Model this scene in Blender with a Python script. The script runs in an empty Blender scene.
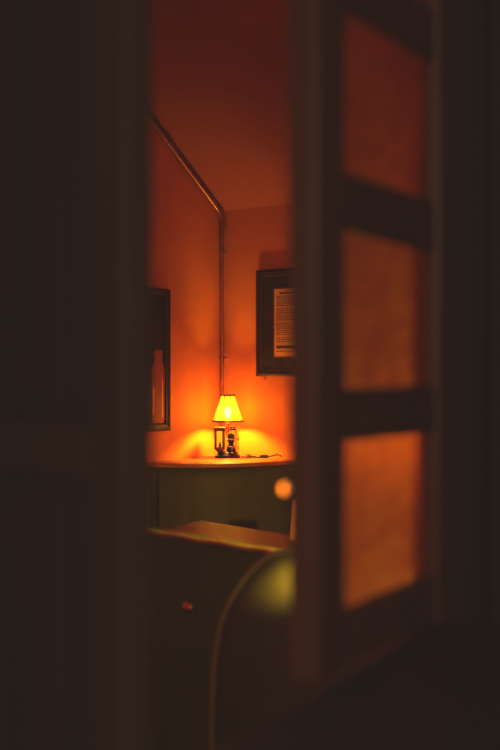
import bpy, bmesh, math, random
from mathutils import Vector, Matrix
random.seed(4)
S=bpy.context.scene; C=S.collection; PI=math.pi
EYE=1.46; F=1042.0

# ---------------------------------------------------------------- helpers
def link(name,me,mat,parent=None):
    o=bpy.data.objects.new(name,me); C.objects.link(o)
    if mat: me.materials.append(mat)
    if parent: o.parent=parent
    return o
def obj(name,bm,mat,parent=None,smooth=False,bevel=0,seg=2):
    bmesh.ops.recalc_face_normals(bm,faces=bm.faces)
    me=bpy.data.meshes.new(name); bm.to_mesh(me); bm.free()
    if smooth:
        for p in me.polygons: p.use_smooth=True
    o=link(name,me,mat,parent)
    if bevel:
        m=o.modifiers.new('bevel','BEVEL'); m.width=bevel; m.segments=seg; m.limit_method='ANGLE'; m.angle_limit=math.radians(35)
    return o
def thing(name,label,cat,loc=(0,0,0),rz=0,group=None):
    o=bpy.data.objects.new(name,None); C.objects.link(o); o.location=loc; o.rotation_euler=(0,0,rz)
    o.empty_display_size=.05
    return tag(o,label,cat,group)
def tag(o,label,cat,group=None):
    o['label']=label; o['category']=cat
    if group: o['group']=group
    return o
def struct(name,bm,mat,bevel=0,parent=None):
    o=obj(name,bm,mat,parent,bevel=bevel)
    if not parent: o['kind']='structure'
    return o
def B(): return bmesh.new()
def box(bm,x0,x1,y0,y1,z0,z1,M=None):
    vs=[bm.verts.new(((M@Vector((x,y,z))) if M else Vector((x,y,z)))) for z in (z0,z1) for x,y in ((x0,y0),(x1,y0),(x1,y1),(x0,y1))]
    for f in ((3,2,1,0),(4,5,6,7),(0,1,5,4),(1,2,6,5),(2,3,7,6),(3,0,4,7)): bm.faces.new([vs[i] for i in f])
    return bm
def prism(bm,pts,z0,z1):
    a=[bm.verts.new((x,y,z0)) for x,y in pts]; b=[bm.verts.new((x,y,z1)) for x,y in pts]; n=len(pts)
    bm.faces.new(a[::-1]); bm.faces.new(b)
    for i in range(n): bm.faces.new([a[i],a[(i+1)%n],b[(i+1)%n],b[i]])
    return bm
def lathe(bm,prof,n=32,cx=0,cy=0,cap=False,M=None):
    rings=[]
    for r,z in prof:
        ring=[]
        for k in range(n):
            v=Vector((cx+r*math.cos(2*PI*k/n),cy+r*math.sin(2*PI*k/n),z))
            ring.append(bm.verts.new(M@v if M else v))
        rings.append(ring)
    for a,b in zip(rings,rings[1:]):
        for k in range(n): bm.faces.new([a[k],a[(k+1)%n],b[(k+1)%n],b[k]])
    if cap: bm.faces.new(rings[0][::-1]); bm.faces.new(rings[-1])
    return bm
def tube(bm,pts,r,n=12,closed=False):
    pts=[Vector(p) for p in pts]; rings=[]; N=len(pts); up=None
    for i,p in enumerate(pts):
        if closed: t=(pts[(i+1)%N]-pts[i-1]).normalized()
        else: t=(pts[min(i+1,N-1)]-pts[max(i-1,0)]).normalized()
        if up is None: up=t.orthogonal().normalized()
        up=(up-t*up.dot(t)).normalized(); s=t.cross(up)
        rings.append([bm.verts.new(p+r*(math.cos(2*PI*k/n)*up+math.sin(2*PI*k/n)*s)) for k in range(n)])
    R=list(zip(rings,rings[1:]))
    if closed: R.append((rings[-1],rings[0]))
    for a,b in R:
        for k in range(n): bm.faces.new([a[k],a[(k+1)%n],b[(k+1)%n],b[k]])
    if not closed: bm.faces.new(rings[0][::-1]); bm.faces.new(rings[-1])
    return bm
def spline(ps,m=10):
    ps=[Vector(p) for p in ps]; out=[]
    P=[2*ps[0]-ps[1]]+ps+[2*ps[-1]-ps[-2]]
    for i in range(1,len(P)-2):
        a,b,c,d=P[i-1:i+3]
        for k in range(m):
            t=k/m
            out.append(.5*((2*b)+(c-a)*t+(2*a-5*b+4*c-d)*t*t+(3*b-a-3*c+d)*t**3))
    out.append(ps[-1]); return out

# ---------------------------------------------------------------- materials
def mat(name,col,rough=.5,metal=0,var=None,scale=(4,4,4),bump=0,bscale=40,spec=.5,coat=0,detail=6):
    m=bpy.data.materials.new(name); m.use_nodes=True; nt=m.node_tree; p=nt.nodes['Principled BSDF']
    p.inputs['Base Color'].default_value=(*col,1); p.inputs['Roughness'].default_value=rough
    p.inputs['Metallic'].default_value=metal; p.inputs['Specular IOR Level'].default_value=spec
    p.inputs['Coat Weight'].default_value=coat; p.inputs['Coat Roughness'].default_value=.15
    tc=nt.nodes.new('ShaderNodeTexCoord'); mp=nt.nodes.new('ShaderNodeMapping'); mp.inputs['Scale'].default_value=scale
    nt.links.new(tc.outputs['Object'],mp.inputs['Vector'])
    if var:
        n=nt.nodes.new('ShaderNodeTexNoise'); n.inputs['Scale'].default_value=1; n.inputs['Detail'].default_value=detail
        nt.links.new(mp.outputs[0],n.inputs['Vector'])
        r=nt.nodes.new('ShaderNodeValToRGB'); r.color_ramp.elements[0].position=.35; r.color_ramp.elements[1].position=.65
        r.color_ramp.elements[0].color=(*col,1); r.color_ramp.elements[1].color=(*var,1)
        nt.links.new(n.outputs['Fac'],r.inputs[0]); nt.links.new(r.outputs[0],p.inputs['Base Color'])
    if bump:
        n=nt.nodes.new('ShaderNodeTexNoise'); n.inputs['Scale'].default_value=bscale; n.inputs['Detail'].default_value=4
        nt.links.new(tc.outputs['Object'],n.inputs['Vector'])
        b=nt.nodes.new('ShaderNodeBump'); b.inputs['Strength'].default_value=bump; b.inputs['Distance'].default_value=.01
        nt.links.new(n.outputs['Fac'],b.inputs['Height']); nt.links.new(b.outputs[0],p.inputs['Normal'])
    return m
M={}
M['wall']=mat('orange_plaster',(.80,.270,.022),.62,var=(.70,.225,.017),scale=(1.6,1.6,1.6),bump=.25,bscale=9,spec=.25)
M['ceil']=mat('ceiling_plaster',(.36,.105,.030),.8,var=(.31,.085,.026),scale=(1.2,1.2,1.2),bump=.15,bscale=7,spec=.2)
M['floor']=mat('dark_boards',(.05,.028,.018),.6,var=(.08,.04,.025),scale=(1,12,1))
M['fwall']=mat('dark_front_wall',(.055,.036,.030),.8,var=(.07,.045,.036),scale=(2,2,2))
M['wood']=mat('dark_stained_wood',(.15,.045,.022),.42,var=(.20,.062,.030),scale=(30,30,2),spec=.4)
M['wood2']=mat('dark_shutter_wood',(.100,.042,.030),.5,var=(.135,.056,.038),scale=(26,26,1.5),spec=.3)
M['wood2d']=mat('dark_panel_wood',(.060,.034,.026),.6,var=(.085,.045,.032),scale=(26,26,1.2),spec=.2)
M['post']=mat('dark_post_wood',(.034,.022,.019),.7,var=(.046,.026,.021),scale=(24,24,1.5),spec=.2)
M['ledge']=mat('dark_ledge_wood',(.050,.030,.023),.6,var=(.068,.036,.027),scale=(3,20,3),spec=.2)
M['table']=mat('red_brown_table',(.065,.014,.008),.5,var=(.045,.010,.006),scale=(3,22,3),spec=.5)
M['shelf']=mat('corner_shelf_wood',(.60,.22,.08),.35,var=(.48,.16,.055),scale=(5,14,3),spec=.5)
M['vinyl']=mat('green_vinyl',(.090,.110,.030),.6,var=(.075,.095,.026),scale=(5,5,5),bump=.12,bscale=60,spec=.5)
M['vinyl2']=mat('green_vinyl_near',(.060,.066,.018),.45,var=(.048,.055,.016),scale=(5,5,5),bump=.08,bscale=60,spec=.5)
M['vinyl3']=mat('olive_brown_vinyl',(.10,.24,.06),.6,var=(.08,.19,.05),scale=(3,3,3),bump=.1,bscale=60)
M['pipe']=mat('painted_conduit',(.42,.16,.07),.35,metal=.5,var=(.30,.10,.05),scale=(6,6,6))
M['piping']=mat('yellow_green_piping',(.24,.34,.03),.35)
M['frame']=mat('black_frame_wood',(.012,.006,.005),.45,var=(.020,.009,.006),scale=(20,20,20))
M['framein']=mat('brown_frame_lip',(.14,.05,.025),.35)
M['mat']=mat('dark_mount_board',(.018,.008,.006),.7)
M['paper']=mat('aged_paper',(.95,.62,.36),.8,var=(.85,.52,.28),scale=(8,8,8))
M['ink']=mat('ink',(.10,.04,.02),.8)
M['picdark']=mat('dark_picture',(.026,.013,.009),.6,var=(.016,.010,.007),scale=(6,6,6),spec=.3)
M['picbottle']=mat('picture_bottle_red',(.36,.065,.02),.5,var=(.26,.055,.022),scale=(14,14,6),spec=.3)
M['picglint']=mat('picture_bottle_glint',(.75,.30,.12),.5)
M['trim']=mat('brown_shade_trim',(.11,.025,.010),.7)
M['lampwood']=mat('red_lamp_wood',(.26,.05,.02),.35,var=(.16,.03,.015),scale=(30,30,30))
M['dark']=mat('black_metal',(.020,.013,.010),.4)
M['brass']=mat('brass',(.80,.50,.18),.22,metal=1)
M['label']=mat('pale_label',(.85,.65,.38),.6)
M['card']=mat('tan_menu_card',(.80,.36,.12),.6)
M['screw']=mat('screw_steel',(.6,.4,.25),.3,metal=1)
def shade_mat():
    m=bpy.data.materials.new('lit_fabric_shade'); m.use_nodes=True; nt=m.node_tree; nt.nodes.clear()
    o=nt.nodes.new('ShaderNodeOutputMaterial'); t=nt.nodes.new('ShaderNodeBsdfTranslucent'); d=nt.nodes.new('ShaderNodeBsdfDiffuse'); a=nt.nodes.new('ShaderNodeMixShader')
    w=nt.nodes.new('ShaderNodeTexNoise'); w.inputs['Scale'].default_value=60; r=nt.nodes.new('ShaderNodeValToRGB')
    r.color_ramp.elements[0].color=(.20,.115,.010,1); r.color_ramp.elements[1].color=(.28,.165,.016,1)
    nt.links.new(w.outputs['Fac'],r.inputs[0]); nt.links.new(r.outputs[0],t.inputs[0])
    d.inputs[0].default_value=(.45,.30,.08,1); a.inputs[0].default_value=.5
    nt.links.new(t.outputs[0],a.inputs[1]); nt.links.new(d.outputs[0],a.inputs[2])
    tr=nt.nodes.new('ShaderNodeBsdfTransparent'); tr.inputs[0].default_value=(1,.8,.3,1); b=nt.nodes.new('ShaderNodeMixShader'); b.inputs[0].default_value=.10
    nt.links.new(a.outputs[0],b.inputs[1]); nt.links.new(tr.outputs[0],b.inputs[2]); nt.links.new(b.outputs[0],o.inputs[0]); return m
M['shade']=shade_mat()
def emis(name,c,s):
    m=bpy.data.materials.new(name); m.use_nodes=True; p=m.node_tree.nodes['Principled BSDF']
    p.inputs['Base Color'].default_value=(*c,1); p.inputs['Emission Color'].default_value=(*c,1); p.inputs['Emission Strength'].default_value=s; return m
def bulbmat():
    m=bpy.data.materials.new('warm_glass_bulb'); m.use_nodes=True; nt=m.node_tree; nt.nodes.clear(); N=nt.nodes.new; L=nt.links.new
    o=N('ShaderNodeOutputMaterial'); t=N('ShaderNodeBsdfTransparent'); e=N('ShaderNodeEmission'); a=N('ShaderNodeAddShader')
    e.inputs[0].default_value=(1,.62,.30,1); e.inputs[1].default_value=34; L(t.outputs[0],a.inputs[0]); L(e.outputs[0],a.inputs[1]); L(a.outputs[0],o.inputs[0]); return m
M['bulb']=bulbmat()
def frosted():
    m=bpy.data.materials.new('frosted_amber_glass'); m.use_nodes=True; nt=m.node_tree; nt.nodes.clear(); N=nt.nodes.new; L=nt.links.new
    o=N('ShaderNodeOutputMaterial'); t=N('ShaderNodeBsdfTranslucent'); g=N('ShaderNodeBsdfGlossy'); rf=N('ShaderNodeBsdfRefraction')
    a=N('ShaderNodeMixShader'); b=N('ShaderNodeMixShader'); tc=N('ShaderNodeTexCoord'); mp=N('ShaderNodeMapping')
    mp.inputs['Scale'].default_value=(1,1,1.6)
    n=N('ShaderNodeTexNoise'); n.inputs['Scale'].default_value=26; n.inputs['Detail'].default_value=5; n.inputs['Distortion'].default_value=1.2
    n2=N('ShaderNodeTexNoise'); n2.inputs['Scale'].default_value=7; n2.inputs['Detail'].default_value=2
    L(tc.outputs['Object'],mp.inputs[0]); L(mp.outputs[0],n.inputs['Vector']); L(mp.outputs[0],n2.inputs['Vector'])
    ad=N('ShaderNodeMath'); ad.operation='ADD'; L(n.outputs['Fac'],ad.inputs[0]); L(n2.outputs['Fac'],ad.inputs[1])
    r=N('ShaderNodeValToRGB'); r.color_ramp.elements[0].position=.7; r.color_ramp.elements[1].position=1.0
    r2=N('ShaderNodeMath'); r2.operation='MULTIPLY'; r2.inputs[1].default_value=.85; L(ad.outputs[0],r2.inputs[0])
    r.color_ramp.elements[0].position=.66; r.color_ramp.elements[1].position=1.0
    r.color_ramp.elements[0].color=(.72,.235,.035,1); r.color_ramp.elements[1].color=(1,.46,.08,1)
    L(r2.outputs[0],r.inputs[0]); L(r.outputs[0],t.inputs[0])
    rf.inputs['Color'].default_value=(.8,.5,.25,1); rf.inputs['Roughness'].default_value=.45; rf.inputs['IOR'].default_value=1.15
    g.inputs['Roughness'].default_value=.3; g.inputs['Color'].default_value=(.8,.8,.8,1)
    bp=N('ShaderNodeBump'); bp.inputs['Strength'].default_value=.5; bp.inputs['Distance'].default_value=.004; L(n.outputs['Fac'],bp.inputs['Height'])
    L(bp.outputs[0],rf.inputs['Normal']); L(bp.outputs[0],g.inputs['Normal'])
    a.inputs[0].default_value=.16; L(t.outputs[0],a.inputs[1]); L(rf.outputs[0],a.inputs[2])
    b.inputs[0].default_value=.03; L(a.outputs[0],b.inputs[1]); L(g.outputs[0],b.inputs[2]); L(b.outputs[0],o.inputs[0]); return m
M['glass']=frosted()
def clear(name,c,rough=.03):
    m=bpy.data.materials.new(name); m.use_nodes=True; p=m.node_tree.nodes['Principled BSDF']
    p.inputs['Base Color'].default_value=(*c,1); p.inputs['Transmission Weight'].default_value=1; p.inputs['Roughness'].default_value=rough; p.inputs['IOR'].default_value=1.45; return m
M['jar']=clear('amber_jar_glass',(1,.75,.45))
M['apane']=emis('pane_wall_glow',(1,.42,.01),1.1); M['apane'].node_tree.nodes['Principled BSDF'].inputs['Base Color'].default_value=(.3,.14,.005,1)  # emission stands for the lit wall seen through the box
M['knob']=emis('knob_highlight_glow',(1,.20,.008),6.0); _p=M['knob'].node_tree.nodes['Principled BSDF']; _p.inputs['Base Color'].default_value=(.3,.08,.01,1); _p.inputs['Specular IOR Level'].default_value=.1  # emission stands in for the lamp highlight on the knob

# ---------------------------------------------------------------- room geometry
K=Vector((-.175,6.30)); RD=Vector((.816,-.579)).normalized(); LD=Vector((-.579,-.816)).normalized()
def RW(u,n=0,z=0): p=K+RD*u+LD*n; return Vector((p.x,p.y,z))      # on the right wall, n metres into the room
def LW(v,n=0,z=0): p=K+LD*v+RD*n; return Vector((p.x,p.y,z))      # on the left wall
ZC=2.45; SL=.68; RIDGE=2.5; ZR=ZC+SL*RIDGE; T=.12; YF=1.60
vL=(K.y-YF)/-LD.y; UR=4.0; q=RW(UR); vR=(q.y-YF)/-LD.y
xL=LW(vL).x; xR=(q+Vector((LD.x,LD.y,0))*vR).x
def slab(pts,off):
    bm=B(); off=Vector(off); a=[bm.verts.new(p) for p in pts]; b=[bm.verts.new(Vector(p)+off) for p in pts]; n=len(pts)
    bm.faces.new(a); bm.faces.new(b[::-1])
    for i in range(n): bm.faces.new([a[i],b[i],b[(i+1)%n],a[(i+1)%n]])
    return bm
L3=Vector((LD.x,LD.y,0)); R3=Vector((RD.x,RD.y,0))
struct('wall_left',slab([LW(0,0,0),LW(vL,0,0),LW(vL,0,ZR),LW(RIDGE,0,ZR),LW(0,0,ZC)],-R3*T),M['wall'])
struct('wall_back',slab([RW(0,0,0),RW(UR,0,0),RW(UR,0,ZC),RW(0,0,ZC)],-L3*T),M['wall'])
e=lambda v,z: q+L3*v+Vector((0,0,z))
struct('wall_right',slab([e(0,0),e(vR,0),e(vR,ZR),e(RIDGE,ZR),e(0,ZC)],R3*T),M['wall'])
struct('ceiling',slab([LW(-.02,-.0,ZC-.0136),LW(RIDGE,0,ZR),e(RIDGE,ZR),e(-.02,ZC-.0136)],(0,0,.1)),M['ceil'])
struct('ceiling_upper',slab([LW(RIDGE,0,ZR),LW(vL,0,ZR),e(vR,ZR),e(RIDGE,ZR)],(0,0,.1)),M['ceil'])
struct('floor',prism(B(),[(xL-.3,YF),(xR+.3,YF),(q.x+.3,q.y),(K.x,K.y+.3)],-.1,0),M['floor'])
# partition with the doorway
OX0,OX1,OZ=-.43,.335,2.32
struct('wall_front',box(box(box(B(),xL,OX0,YF,YF+.1,0,ZR),OX1,xR,YF,YF+.1,0,ZR),OX0,OX1,YF,YF+.1,OZ,ZR),M['wall'])
# near room
struct('floor_near',box(B(),-2,2,-2,YF,-.1,0),M['floor'])
struct('ceiling_near',box(B(),-2,2,-2,YF,2.6,2.7),M['fwall'])
struct('wall_near_left',box(B(),-2.1,-2,-2,YF,0,2.6),M['fwall'])
struct('wall_near_right',box(B(),2,2.1,-2,YF,0,2.6),M['fwall'])
struct('wall_near_back',box(B(),-2.1,2.1,-2.1,-2,0,2.6),M['fwall'])
struct('wall_near_front',box(box(box(B(),-2,OX0,YF-.03,YF-.001,0,2.6),OX1+.0,2,YF-.03,YF-.001,0,2.6),OX0,OX1,YF-.03,YF-.001,OZ,2.6),M['fwall'])
# door casing: posts with stepped mouldings
bm=B(); 
box(bm,.292,.334,1.545,YF+.1,0,OZ-.001)
struct('trim_1',bm,M['post'],bevel=.004)
bm=B()
for x0,x1,y0 in ((.336,.352,1.552),(.354,.372,1.535),(.374,.43,1.548),(.432,.452,1.535)): box(bm,x0,x1,y0,YF-.031,0,OZ+.08)
struct('trim_2',bm,M['post'],bevel=.004)
bm=B()
box(bm,-.47,-.431,1.53,YF+.1,0,OZ-.001); box(bm,-.55,-.472,1.545,YF-.031,0,OZ+.08)
struct('trim_3',bm,M['post'],bevel=.004)
struct('trim_4',box(B(),-.43,.29,1.545,YF-.035,OZ,OZ+.08),M['post'],bevel=.004)
# low wall with a wooden cap that carries the glazed leaf
lo=[(-.160,.800),(.262,1.530),(1.25,1.530),(1.25,.800)]
struct('wall_low',prism(B(),[(x+.02,y) for x,y in lo[:2]]+lo[2:],0,1.065),M['fwall'])
struct('trim_5',prism(B(),lo,1.066,1.094),M['ledge'],bevel=.006)
# baseboards
struct('baseboard_left',slab([LW(.02,.001,0),LW(vL,.001,0),LW(vL,.001,.12),LW(.02,.001,.12)],R3*.015),M['wood'])
struct('baseboard_back',slab([RW(.02,.001,0),RW(UR,.001,0),RW(UR,.001,.12),RW(.02,.001,.12)],L3*.015),M['wood'])

# ---------------------------------------------------------------- glazed leaf (right)
d1=1.30
A0=Vector((.0864*d1,d1)); DV=Vector((.109*d1,.165*d1)); LEN=DV.length; DU=DV.normalized()
ang=math.atan2(DU.y,DU.x)
def s2x(s): return s*LEN
leaf=thing('glazed_door','dark wooden door leaf with a column of frosted amber panes, standing open on the right','door',(A0.x,A0.y,1.096),ang)
zb=1.096; Z=lambda z:z-zb
x_l,x_r=s2x(-.345),s2x(1.25); top=2.26
bm=B(); box(bm,x_l,-.016,-.018,.022,0,Z(top)); obj('stile',bm,M['wood'],leaf,bevel=.005)
bm=B(); box(bm,s2x(1)+.010,x_r,-.018,.022,0,Z(top)); obj('stile',bm,M['wood'],leaf,bevel=.005)
rails=[(1.096,1.165),(1.381,1.440),(1.643,1.708),(1.920,1.985),(2.19,2.26)]
for a,b in rails:
    bm=B(); box(bm,-.0155,s2x(1)+.0095,-.014,.018,Z(a),Z(b)); obj('rail',bm,M['wood'],leaf,bevel=.005)
for (a,b),(c,d) in zip(rails,rails[1:]):
    bm=B(); x0,x1=-.015,s2x(1)+.009; z0,z1=Z(b),Z(c)
    vs=[bm.verts.new(p) for p in ((x0-.002,.004,z0-.002),(x1+.002,.004,z0-.002),(x1+.002,.004,z1+.002),(x0-.002,.004,z1+.002))]; bm.faces.new(vs)
    p=obj('pane',bm,M['glass'],leaf); p['label']='textured frosted amber glass pane'
    bm=B(); w=.004
    for a_ in ((x0,x0+w,z0,z1),(x1-w,x1,z0,z1),(x0,x1,z0,z0+w),(x0,x1,z1-w,z1)): box(bm,a_[0],a_[1],-.012,.001,a_[2],a_[3])
    obj('glazing_bead',bm,M['wood'],leaf,bevel=.002)
# knob on the room side
bm=B(); KZ=Z(EYE-.140); MX=Matrix.Translation((x_l+.034,.0225,KZ))@Matrix.Rotation(-PI/2,4,'X')
lathe(bm,[(.001,0),(.019,0),(.019,.003),(.010,.006),(.007,.010),(.013,.014),(.013,.017),(.0005,.0171)],28,M=MX)
kr=obj('knob_plate',bm,M['brass'],leaf,True)
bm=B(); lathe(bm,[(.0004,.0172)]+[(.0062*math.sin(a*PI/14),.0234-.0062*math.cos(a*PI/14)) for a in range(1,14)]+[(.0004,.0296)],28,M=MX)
kb=obj('door_knob',bm,M['knob'],leaf,True); kb['label']='round amber door knob, its lamp highlight put in as an orange glow'

# ---------------------------------------------------------------- solid leaf (left)
N0=Vector((-.122,1.15)); H0=Vector((-.425,1.515)); dl=(N0-H0); LL=dl.length; al=math.atan2(dl.y,dl.x)
sh=thing('panelled_door','solid dark reddish-brown panelled door leaf standing open on the left','door',(H0.x,H0.y,.012),al)
box_=lambda n,a,m,bv=.006:obj(n,box(B(),*a),m,sh,bevel=bv)
hh=2.25; st=.075
box_('stile',(0,st,-.02,.02,0,hh),M['wood2']); box_('stile',(LL-st,LL,-.02,.02,0,hh),M['wood2'])
rz=[(0,.16),(1.325,1.39),(2.13,hh)]
for a,b in rz: box_('rail',(st+.001,LL-st-.001,-.018,.018,a,b),M['wood2'])
for (a,b),(c,d) in zip(rz,rz[1:]):
    bm=box(B(),st+.001,LL-st-.001,-.008,.008,b+.001,c-.001)
    n_=5; w=(LL-2*st-.06)/n_
    for k in range(n_): box(bm,st+.03+k*w+.003,st+.03+(k+1)*w-.003,-.010,.010,b+.03,c-.03)
    obj('panel',bm,M['wood2d'],sh,bevel=.003)

# ---------------------------------------------------------------- conduit
nb=.030
o3=lambda p,z:Vector((p.x,p.y,z))
cv=LW(nb,nb,0)
def cp(v): return LW(v,.024,ZC+SL*v-.040)
pts=[o3(cv,z) for z in (.99,1.4,1.9,2.30,2.36)]
pts=[Vector(p) for p in pts]+[LW(.034,.027,2.405),LW(.06,.024,2.447)]+[cp(v) for v in (.12,.3,.7,1.2,1.8,2.3)]
con=thing('conduit_pipe','long thin conduit pipe bent at the ceiling and running down the corner behind the lamp','pipe',o3(cv,.983))
def rel(o,ps): return [Vector(p)-o.location for p in ps]
obj('pipe',tube(B(),rel(con,spline(pts,6)),.0125,14),M['pipe'],con,True)
for c,d in ((o3(cv,1.565),Vector((0,0,1))),(o3(cv,2.2),Vector((0,0,1))),(cp(.52),None),(cp(1.3),None)):
    if d is None: d=(cp(.6)-cp(.5)).normalized()
    bm=tube(B(),rel(con,[c-d*.011,c+d*.011]),.0165,16)
    tube(bm,rel(con,[c+R3*.012,c+R3*.034]),.006,8)
    obj('pipe_clip',bm,M['pipe'],con,bevel=.001)

# ---------------------------------------------------------------- framed pictures
def WM(P,dirx,z):   # local x along wall, y into the room, z up
    x=Vector((dirx.x,dirx.y,0)); return x
def frame_obj(name,label,origin,ang,w,h,fw,inner=M['framein']):
    t=thing(name,label,'picture frame',origin,ang)
    bm=B()
    pr=[(0,.002),(0,.018),(fw*.35,.022),(fw*.6,.018),(fw*.85,.015),(fw,.011),(fw,.002)]  # inset, height off wall
    rings=[[bm.verts.new((sx_,-y,sz_)) for (sx_,sz_) in ((i,i),(w-i,i),(w-i,h-i),(i,h-i))] for i,y in pr]
    for a,b in zip(rings,rings[1:]+rings[:1]):
        for k in range(4): bm.faces.new([a[k],a[(k+1)%4],b[(k+1)%4],b[k]])
    obj('frame',bm,M['frame'],t)
    bm=B(); i=fw*.86
    for a in ((i,w-i,i,i+.004),(i,w-i,h-i-.004,h-i),(i,i+.004,i,h-i),(w-i-.004,w-i,i,h-i)): box(bm,a[0],a[1],-.0165,-.012,a[2],a[3])
    obj('frame_lip',bm,inner,t)
    return t
# right: framed printed notice. local +x must run left->right seen from the room: along RD; room side is local -y
wr,hr=.536,.622
fr=frame_obj('framed_notice','dark framed printed notice hanging on the wall to the right of the lamp',RW(.272,.003,1.452),math.atan2(RD.y,RD.x),wr,hr,.040)
obj('mount',box(B(),.036,wr-.036,-.008,-.003,.036,hr-.036),M['mat'],fr)
obj('mount_lip',box(B(),.116,wr-.116,-.0095,-.0085,.106,hr-.106),M['framein'],fr)
pa=obj('notice_paper',box(B(),.126,wr-.126,-.0115,-.0098,.116,hr-.116),M['paper'],fr)
bm=B(); z=hr-.135; k=0; rr=random.Random(2)
x0,x1=.142,wr-.142
box(bm,x0+.02,x1-.05,-.0123,-.0116,z-.010,z); z-.0; z-=.022
while z>.200:
    if k%7==6: z-=.010
    xx=x0
    end=x1-rr.random()*.06
    while xx<end:
        w_=.008+rr.random()*.022; box(bm,xx,min(xx+w_,end),-.0122,-.0116,z-.0042,z); xx+=w_+.006
    z-=.0105; k+=1
obj('printed_lines',bm,M['ink'],fr)
bm=box(B(),x0,x1-.02,-.0123,-.0116,.162,.178)
obj('heading_bar',bm,M['ink'],fr)
bm=B(); xx=x0
while xx<x1-.03:
    w_=.01+rr.random()*.02; box(bm,xx,xx+w_,-.0122,-.0116,.143,.148); xx+=w_+.006
obj('small_print',bm,M['ink'],fr)
obj('screw',tube(B(),[(.055,-.001,-.012),(.055,-.010,-.012)],.005,10),M['screw'],fr)
# left: framed bottle picture, local x from far-left v=1.02 to v=.472 -> direction -LD
wl,hl=.56,.795
fl=frame_obj('framed_picture','tall dark framed picture of a reddish bottle on the left wall','' or LW(.500+wl,.003,1.147),math.atan2(-LD.y,-LD.x),wl,hl,.034)
obj('picture_ground',box(B(),.030,wl-.030,-.008,-.003,.030,hl-.030),M['picdark'],fl)
def outline(pts,y0,y1,m,n,par):
    bm=B(); a=[bm.verts.new((x,y0,z)) for x,z in pts]; b=[bm.verts.new((x,y1,z)) for x,z in pts]; k=len(pts)
    bm.faces.new(a); bm.faces.new(b[::-1])
    for i in range(k): bm.faces.new([a[i],b[i],b[(i+1)%k],a[(i+1)%k]])
    return obj(n,bm,m,par)
bx=wl-.098; bz=.045
half=[(.048,0),(.054,.012),(.054,.30),(.048,.322),(.033,.338),(.031,.375),(.036,.379),(.036,.40),(.02,.408)]
outline([(bx+a,bz+b) for a,b in half]+[(bx-a,bz+b) for a,b in half[::-1]],-.0082,-.0098,M['picbottle'],'painted_bottle',fl)
outline([(bx+.030,bz+.03),(bx+.040,bz+.03),(bx+.040,bz+.22),(bx+.034,bz+.25),(bx+.030,bz+.22)],-.0099,-.0104,M['picglint'],'bottle_glint',fl)
outline([(bx-.045,bz+.05),(bx-.036,bz+.05),(bx-.036,bz+.2),(bx-.045,bz+.2)],-.0099,-.0104,M['picglint'],'bottle_glint',fl)
bx2=bx-.175
outline([(bx2+a*.8,bz+b*1.22) for a,b in half]+[(bx2-a*.8,bz+b*1.22) for a,b in half[::-1]],-.0082,-.0098,M['picbottle'],'painted_bottle',fl)

# ---------------------------------------------------------------- corner ledge and corner bench
SH=.982
_b=[LW(.75,.06),Vector((-.16,5.44,0)),RW(.62,.10)]
arc=[LW(.95,.03)]+[_b[0]*(1-t)**2+_b[1]*2*t*(1-t)+_b[2]*t*t for t in [k/24 for k in range(25)]]+[RW(1.0,.095),RW(2.2,.09)]
arc=[Vector((p.x,p.y)) for p in arc]
shp=[(p.x,p.y) for p in arc]
rear=[RW(2.2,.004),RW(0,.004)+L3*.0+R3*.004,LW(.92,.004)]
led=obj('corner_shelf',prism(B(),shp+[(p.x,p.y) for p in rear],SH-.022,SH),M['shelf'],bevel=.006)
tag(led,'orange lit wooden corner shelf behind the bench, carrying the small lamp','shelf')
bench=thing('corner_bench','dark green channelled vinyl corner bench fitted under the shelf behind the table','bench',(0,0,0))
def back(arc,z0,z1,par,channels,mt,thick=.10):
    bm=B(); rows=14; n=len(arc); grid=[]
    # resample
    acc=[0]
    for a,b in zip(arc,arc[1:]): acc.append(acc[-1]+(b-a).length)
    tot=acc[-1]; m=channels*8
    def at(s):
        for i in range(n-1):
            if s<=acc[i+1] or i==n-2:
                f=(s-acc[i])/(acc[i+1]-acc[i]); p=arc[i].lerp(arc[i+1],f); 
                i0=max(i-2,0); i1=min(i+3,n-1); t=(arc[i1]-arc[i0]).normalized(); return p,t
    for k in range(m+1):
        p,t=at(tot*k/m); nrm=Vector((t.y,-t.x))
        bulge=.003*abs(math.sin(PI*k/8))**.5
        col=[]
        for r in range(rows+1):
            f=r/rows; z=z0+(z1-z0)*f; off=thick*.25+bulge
            if f>.84: g=(f-.84)/.16; off*=math.sqrt(max(0,1-g*g))
            col.append(bm.verts.new((p.x+nrm.x*off,p.y+nrm.y*off,z)))
        col.append(bm.verts.new((p.x-nrm.x*.03,p.y-nrm.y*.03,z1-.002))); col.append(bm.verts.new((p.x-nrm.x*.03,p.y-nrm.y*.03,z0)))
        grid.append(col)
    for a,b in zip(grid,grid[1:]):
        for i in range(len(a)): j=(i+1)%len(a); bm.faces.new([a[i],b[i],b[j],a[j]])
    bm.faces.new(grid[0]); bm.faces.new(grid[-1][::-1])
    return obj('backrest',bm,mt,par,True)
back(arc,.46,SH-.024,bench,24,M['vinyl'])
# seat follows the back, 0.40 deep, towards the camera
def offs(arc,d):
    out=[]
    for i,p in enumerate(arc):
        t=(arc[min(i+2,len(arc)-1)]-arc[max(i-2,0)]).normalized(); out.append((p.x+t.y*d,p.y-t.x*d))
    return out
obj('seat',prism(B(),offs(arc,.04)+offs(arc,.36)[::-1],.36,.455),M['vinyl'],bench,bevel=.02,seg=3)
obj('plinth',prism(B(),offs(arc,.04)+offs(arc,.31)[::-1],.0,.358),M['wood'],bench)

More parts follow.
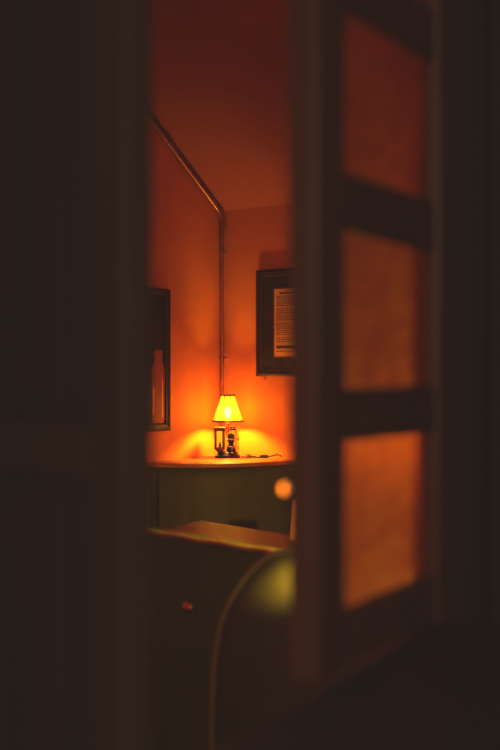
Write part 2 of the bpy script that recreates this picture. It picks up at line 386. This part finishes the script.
# ---------------------------------------------------------------- table
tx=thing('dining_table','polished red-brown wooden table top between the green benches','table',(0,4.3,0))
def on(px,py,z): d=(EYE-z)*F/(py-375); return Vector(((px-250)/F*d,d))
a_=on(161,528.5,.75); b_=on(201,520,.75); c_=on(294,535,.75)
u_=(c_-b_).normalized(); w_=(a_-b_).normalized()
tp=[a_+w_*.16,b_,b_+u_*1.25,b_+u_*1.25+w_*.62,a_+w_*.16+u_*.3+w_*.05]
tp=[b_,b_+u_*1.25,b_+u_*1.25+w_*.60,b_+w_*.60]
obj('tabletop',prism(B(),[(p.x,p.y-4.3) for p in tp],.72,.75),M['table'],tx,bevel=.012,seg=4)
for f,g in ((.2,.3),(1.05,.3)):
    p=b_+u_*f+w_*g; bm=B(); lathe(bm,[(.001,0),(.17,0),(.17,.015),(.03,.04),(.028,.69),(.10,.718),(.001,.7195)],24,p.x,p.y-4.3)
    obj('pedestal',bm,M['dark'],tx,True)
# leaning menu card at right end
mc=on(289,551,.75)
md=obj('menu_card',slab([(0,0,0),(.10,.02,0),(.10,.05,.17),(.0+.012,.03,.17)],(.004,.008,0)),M['card'])
tag(md,'slim tan card standing upright on the red-brown table','menu card'); md.location=(.171,4.48,.7505)
# ---------------------------------------------------------------- middle bench (seen from behind) 
mb=thing('green_bench','plain olive green vinyl bench back in front of the table, one brass stud on it','bench',(0,0,0))
BT=.975
p0=on(163,534,BT); p1=on(290,555,BT); ud=(p1-p0).normalized(); nd=Vector((-ud.y,ud.x))  # nd points away from the camera
if nd.y<0: nd=-nd
s0=p0-ud*.75; Lb=(p1-s0).length+.04
ab=math.atan2(ud.y,ud.x)
mb.location=(s0.x,s0.y,0); mb.rotation_euler=(0,0,ab)
def rolled(Lx,z0,z1,d0,d1,bow=.0):
    bm=B(); prof=[]
    r=.030
    prof=[(d0,z0),(d0-.0,z0+.2),(d0-.008,z1-.22)]
    for k in range(0,9): t=PI*k/8; prof.append(((d0+d1)/2-(d1-d0)/2*math.cos(t),z1-r+r*math.sin(t)))
    prof+=[(d1+.02,z0+.3),(d1+.03,z0)]
    rings=[]; n=40
    for i in range(n+1):
        x=Lx*i/n; wv=.002*math.sin(i*1.1)
        rings.append([bm.verts.new((x,y,z+(wv if z>z1-.1 else 0))) for y,z in prof])
    m=len(prof)
    for a,b in zip(rings,rings[1:]):
        for i in range(m): j=(i+1)%m; bm.faces.new([a[i],b[i],b[j],a[j]])
    bm.faces.new(rings[0]); bm.faces.new(rings[-1][::-1]); return bm
obj('backrest',rolled(Lb,.10,BT,-.002,.085),M['vinyl3'],mb,True)
obj('seat',box(B(),0,Lb,.118,.50,.34,.45),M['vinyl'],mb,bevel=.02,seg=3)
obj('plinth',box(B(),.02,Lb-.02,.01,.46,0,.098),M['wood'],mb)
obj('piping',tube(B(),[(x*Lb/40,.016,BT-.004+.002*math.sin(x*1.1)) for x in range(41)],.006,8),M['card'],mb,True)  # orange tube stands for the lamplit top edge of the bench
# stud
t_=Vector(((190-250)/F,1)); den=t_.x*nd.x+t_.y*nd.y; dd=(s0.x*nd.x+s0.y*nd.y)/den; sp=t_*dd
lx=(sp-s0).dot(ud); sz=EYE-(607-375)/F*dd
bm=B(); lathe(bm,[(.0004,.012)]+[(.021*math.sin(a),.012*math.cos(a)) for a in (.3,.6,.9,1.2,1.5)]+[(.021,-.004)],18,M=Matrix.Translation((lx,-.008,sz))@Matrix.Rotation(PI/2,4,'X'))
obj('stud',bm,M['brass'],mb,True)

# ---------------------------------------------------------------- near rounded chair back
dc=2.36; 
ctr=[(212,760),(212,720),(213,690),(216,650),(224,616),(236,592),(250,573),(266,559),(283,553),(300,551.5),(330,551.5),(355,556),(375,568),(393,590),(404,620),(410,660),(412,720),(412,760)]
ch=thing('round_back_chair','near olive green vinyl chair with a rounded back edged in bright yellow-green piping','chair',(.15,dc,0),math.radians(0))
ctr=[((px-250)/F*dc-.15,EYE-(py-375)/F*dc) for px,py in ctr]
ctr=[(ctr[0][0],.40)]+ctr[1:-1]+[(ctr[-1][0],.40)]
sm=[(p.x,p.z) for p in spline([(x,0,z) for x,z in ctr],6)]
bm=B(); cx,cz=.05,.75
layers=[]
for sc,y in ((.0,-.045),(.35,-.043),(.6,-.038),(.8,-.028),(.92,-.014),(.985,-.002),(1,.008),(1,.060),(.97,.075),(.8,.09),(.4,.10),(.0,.10)):
    if sc==0: layers.append([bm.verts.new((cx,y,cz))]); continue
    layers.append([bm.verts.new((cx+(x-cx)*sc,y,cz+(z-cz)*sc)) for x,z in sm])
for a,b in zip(layers,layers[1:]):
    n=len(sm)
    for k in range(n):
        j=(k+1)%n
        if len(a)==1: bm.faces.new([a[0],b[k],b[j]])
        elif len(b)==1: bm.faces.new([a[k],b[0],a[j]])
        else: bm.faces.new([a[k],b[k],b[j],a[j]])
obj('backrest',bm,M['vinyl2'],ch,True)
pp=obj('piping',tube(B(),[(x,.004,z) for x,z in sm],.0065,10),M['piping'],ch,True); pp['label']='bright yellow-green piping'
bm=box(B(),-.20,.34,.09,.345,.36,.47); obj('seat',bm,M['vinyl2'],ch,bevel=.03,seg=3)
for x,y in ((-.19,.02),(.33,.02),(-.17,.31),(.31,.31)):
    bm=B(); lathe(bm,[(.014,0),(.022,.38)],12,x,y,True); obj('leg',bm,M['wood'],ch,True)

# ---------------------------------------------------------------- table lamp
LX,LY=-.129,6.05
lp=thing('table_lamp','small glowing table lamp with pleated yellow shade on the corner shelf','lamp',(LX,LY,SH+.0005))
Zs=1.192-SH; Zt=1.343-SH; rb,rt=.089,.043
bm=B(); n=96; ra=[];rbv=[]
K_=8
for lev in range(5):
    f=lev/4; r0=rb+(rt-rb)*f-.006*math.sin(PI*f); ring=[]
    for k in range(n):
        a=2*PI*k/n; r=r0*(1-.035*(1-abs(math.cos(a*K_/2))))
        ring.append(bm.verts.new((r*math.cos(a),r*math.sin(a),Zs+(Zt-Zs)*f)))
    ra.append(ring)
for a,b in zip(ra,ra[1:]):
    for k in range(n): bm.faces.new([a[k],a[(k+1)%n],b[(k+1)%n],b[k]])
shd=obj('lamp_shade',bm,M['shade'],lp,True)
for z,r in ((Zs,rb),(Zt,rt)):
    obj('shade_trim',lathe(B(),[(r*.97-.002,z-.005),(r+.003,z-.005),(r+.003,z+.005),(r*.97-.002,z+.005),(r*.97-.002,z-.005)],48),M['trim'],shd)
for k in range(K_):
    a=2*PI*k/K_+PI/8*1.0; ps=[((rb+(rt-rb)*f-.006*math.sin(PI*f)+.0004)*1.0*math.cos(a),(rb+(rt-rb)*f-.006*math.sin(PI*f)+.0004)*1.0*math.sin(a),Zs+(Zt-Zs)*f) for f in (0,.25,.5,.75,1)]
    obj('shade_rib',tube(B(),ps,.0026,6),M['trim'],shd,True)
bm=lathe(B(),[(.001,.0001),(.074,0),(.074,.010),(.068,.016),(.062,.022),(.058,.032),(.001,.033)],40)
obj('base',bm,M['dark'],lp,True)
bm=lathe(B(),[(.008,.033),(.008,.17),(.013,.175),(.013,.225),(.001,.226)],20); obj('stem',bm,M['brass'],lp,True)
blb=obj('bulb',lathe(B(),[(.008,.226),(.016,.245),(.020,.262),(.014,.282),(.0005,.292)],20),M['bulb'],lp,True)
# framed lantern box (left half)
bm=B(); X0,X1,Y0,Y1,Z0,Z1=-.078,-.016,-.045,.03,.046,.168
w=.015
for x in (X0,X1-w): 
    for y in (Y0,Y1-w): box(bm,x,x+w,y,y+w,Z0,Z1)
for z in (Z0,Z1-w): 
    box(bm,X0,X1,Y0,Y0+w,z,z+w); box(bm,X0,X1,Y1-w,Y1,z,z+w); box(bm,X0,X0+w,Y0+w,Y1-w,z,z+w); box(bm,X1-w,X1,Y0+w,Y1-w,z,z+w)
box(bm,X0-.004,X1+.003,Y0-.004,Y1+.004,Z1,Z1+.008)
lb=obj('lantern_box',bm,M['lampwood'],lp,bevel=.0015)
obj('lantern_foot',box(B(),X0+.012,X1-.012,Y0+.012,Y1-.012,.0331,Z0-.0002),M['dark'],lb)
obj('wall_glow_pane',box(B(),X0+w,X1-w,Y0+.006,Y0+.008,Z0+w,Z1-w),M['apane'],lb)
obj('lantern_figure',lathe(B(),[(.0005,.062),(.008,.062),(.009,.076),(.004,.082),(.004,.090),(.0005,.092)],16,-.044,-.0475),M['lampwood'],lb,True)
# glass jar (right half)
jar=obj('glass_jar',lathe(B(),[(.0005,.034),(.030,.034),(.037,.045),(.037,.130),(.030,.150),(.018,.160),(.018,.178),(.0005,.179)],32,.030,-.018),M['jar'],lp,True)
obj('jar_filling',lathe(B(),[(.0005,.040),(.018,.042),(.019,.066),(.010,.078),(.015,.095),(.015,.130),(.0005,.140)],24,.022,-.018),M['dark'],jar,True)
obj('jar_band',lathe(B(),[(.038,.104),(.0395,.104),(.0395,.110),(.038,.110),(.038,.104)],32,.030,-.018),M['label'],jar,True)
obj('jar_band',lathe(B(),[(.038,.062),(.0395,.062),(.0395,.067),(.038,.067),(.038,.062)],32,.030,-.018),M['label'],jar,True)
# cord
cpz=.006
cps=[(.082,-.02,cpz),(.12,-.06,cpz),(.16,-.03,cpz),(.14,.0,cpz+.004),(.11,-.03,cpz+.010),(.16,-.075,cpz),(.21,-.05,cpz),(.25,-.07,cpz+.006),(.29,-.045,cpz+.012),(.315,-.055,cpz)]
cd=obj('cord',tube(B(),spline(cps,8),.0042,8),M['dark'],lp,True)
obj('switch',box(B(),.185,.235,-.072,-.048,.0012,.018),M['dark'],cd,bevel=.004)

# ---------------------------------------------------------------- second lamp: unseen pendant put behind the glazed leaf to light its panes
PL=Vector((.60,3.00,1.26))
pd=thing('unseen_pendant_lamp','opaque metal pendant lamp, unseen, put behind the frosted door leaf to light its panes','lamp',(PL.x,PL.y,PL.z))
obj('shade',lathe(B(),[(.13,.024),(.10,.12),(.05,.18),(.02,.20),(.018,.199),(.048,.178),(.098,.118),(.127,.024),(.13,.024)],32),M['dark'],pd,True)  # opaque rim shaped to keep lamplight off the top pane
obj('cord',tube(B(),[(0,0,.19),(0,0,ZR-PL.z-.001)],.004,8),M['dark'],pd)
obj('bulb',lathe(B(),[(.012,.12),(.018,.10),(.030,.06),(.024,.036),(.0005,.028)],20),M['bulb'],pd,True)

# ---------------------------------------------------------------- lights
def point(name,loc,P,col,rad):
    l=bpy.data.lights.new(name,'POINT'); l.energy=P; l.color=col; l.shadow_soft_size=rad
    o=bpy.data.objects.new(name,l); C.objects.link(o); o.location=loc; return o
WARM=(1,.45,.03)
blb.visible_shadow=True
point('lamp_light',(LX,LY,SH+.262),24.0,WARM,.02)
point('unseen_pendant_light',PL,68.0,WARM,.03)
l=bpy.data.lights.new('chair_highlight_spot','SPOT'); l.energy=420; l.spot_size=math.radians(8.2); l.spot_blend=1; l.shadow_soft_size=.03; l.color=(1,.52,.03)  # unseen spot added to make the highlight on the chair back
o=bpy.data.objects.new('chair_highlight_spot',l); C.objects.link(o); o.location=(.62,1.95,1.30); o.rotation_euler=(Vector((.112,2.34,.998))-o.location).to_track_quat('-Z','Y').to_euler()
l=bpy.data.lights.new('near_room_fill','AREA'); l.energy=20; l.size=1.5; l.color=(1,.74,.50)  # unseen area light added as fill for the dark near surfaces
o=bpy.data.objects.new('near_room_fill',l); C.objects.link(o); o.location=(-.3,-1.6,2.2); o.rotation_euler=(math.radians(60),0,0)
W=bpy.data.worlds.new('world'); S.world=W; W.use_nodes=True
W.node_tree.nodes['Background'].inputs[0].default_value=(.02,.016,.013,1)

# ---------------------------------------------------------------- camera
cam=bpy.data.cameras.new('camera'); co=bpy.data.objects.new('camera',cam); C.objects.link(co); S.camera=co
co.location=(0,0,EYE); co.rotation_euler=(PI/2,0,0)
cam.sensor_fit='VERTICAL'; cam.sensor_height=36; cam.sensor_width=24; cam.lens=50.0; cam.clip_start=.02
cam.dof.use_dof=True; cam.dof.focus_distance=6.0; cam.dof.aperture_fstop=2.0
vs=S.view_settings; vs.use_curve_mapping=True; cm=vs.curve_mapping
for ch,v in zip(range(3),(.0115,.0095,.0085)): cm.curves[ch].points[0].location=(0,v)
cm.update()
S.view_settings.view_transform='Standard'; S.view_settings.look='None'
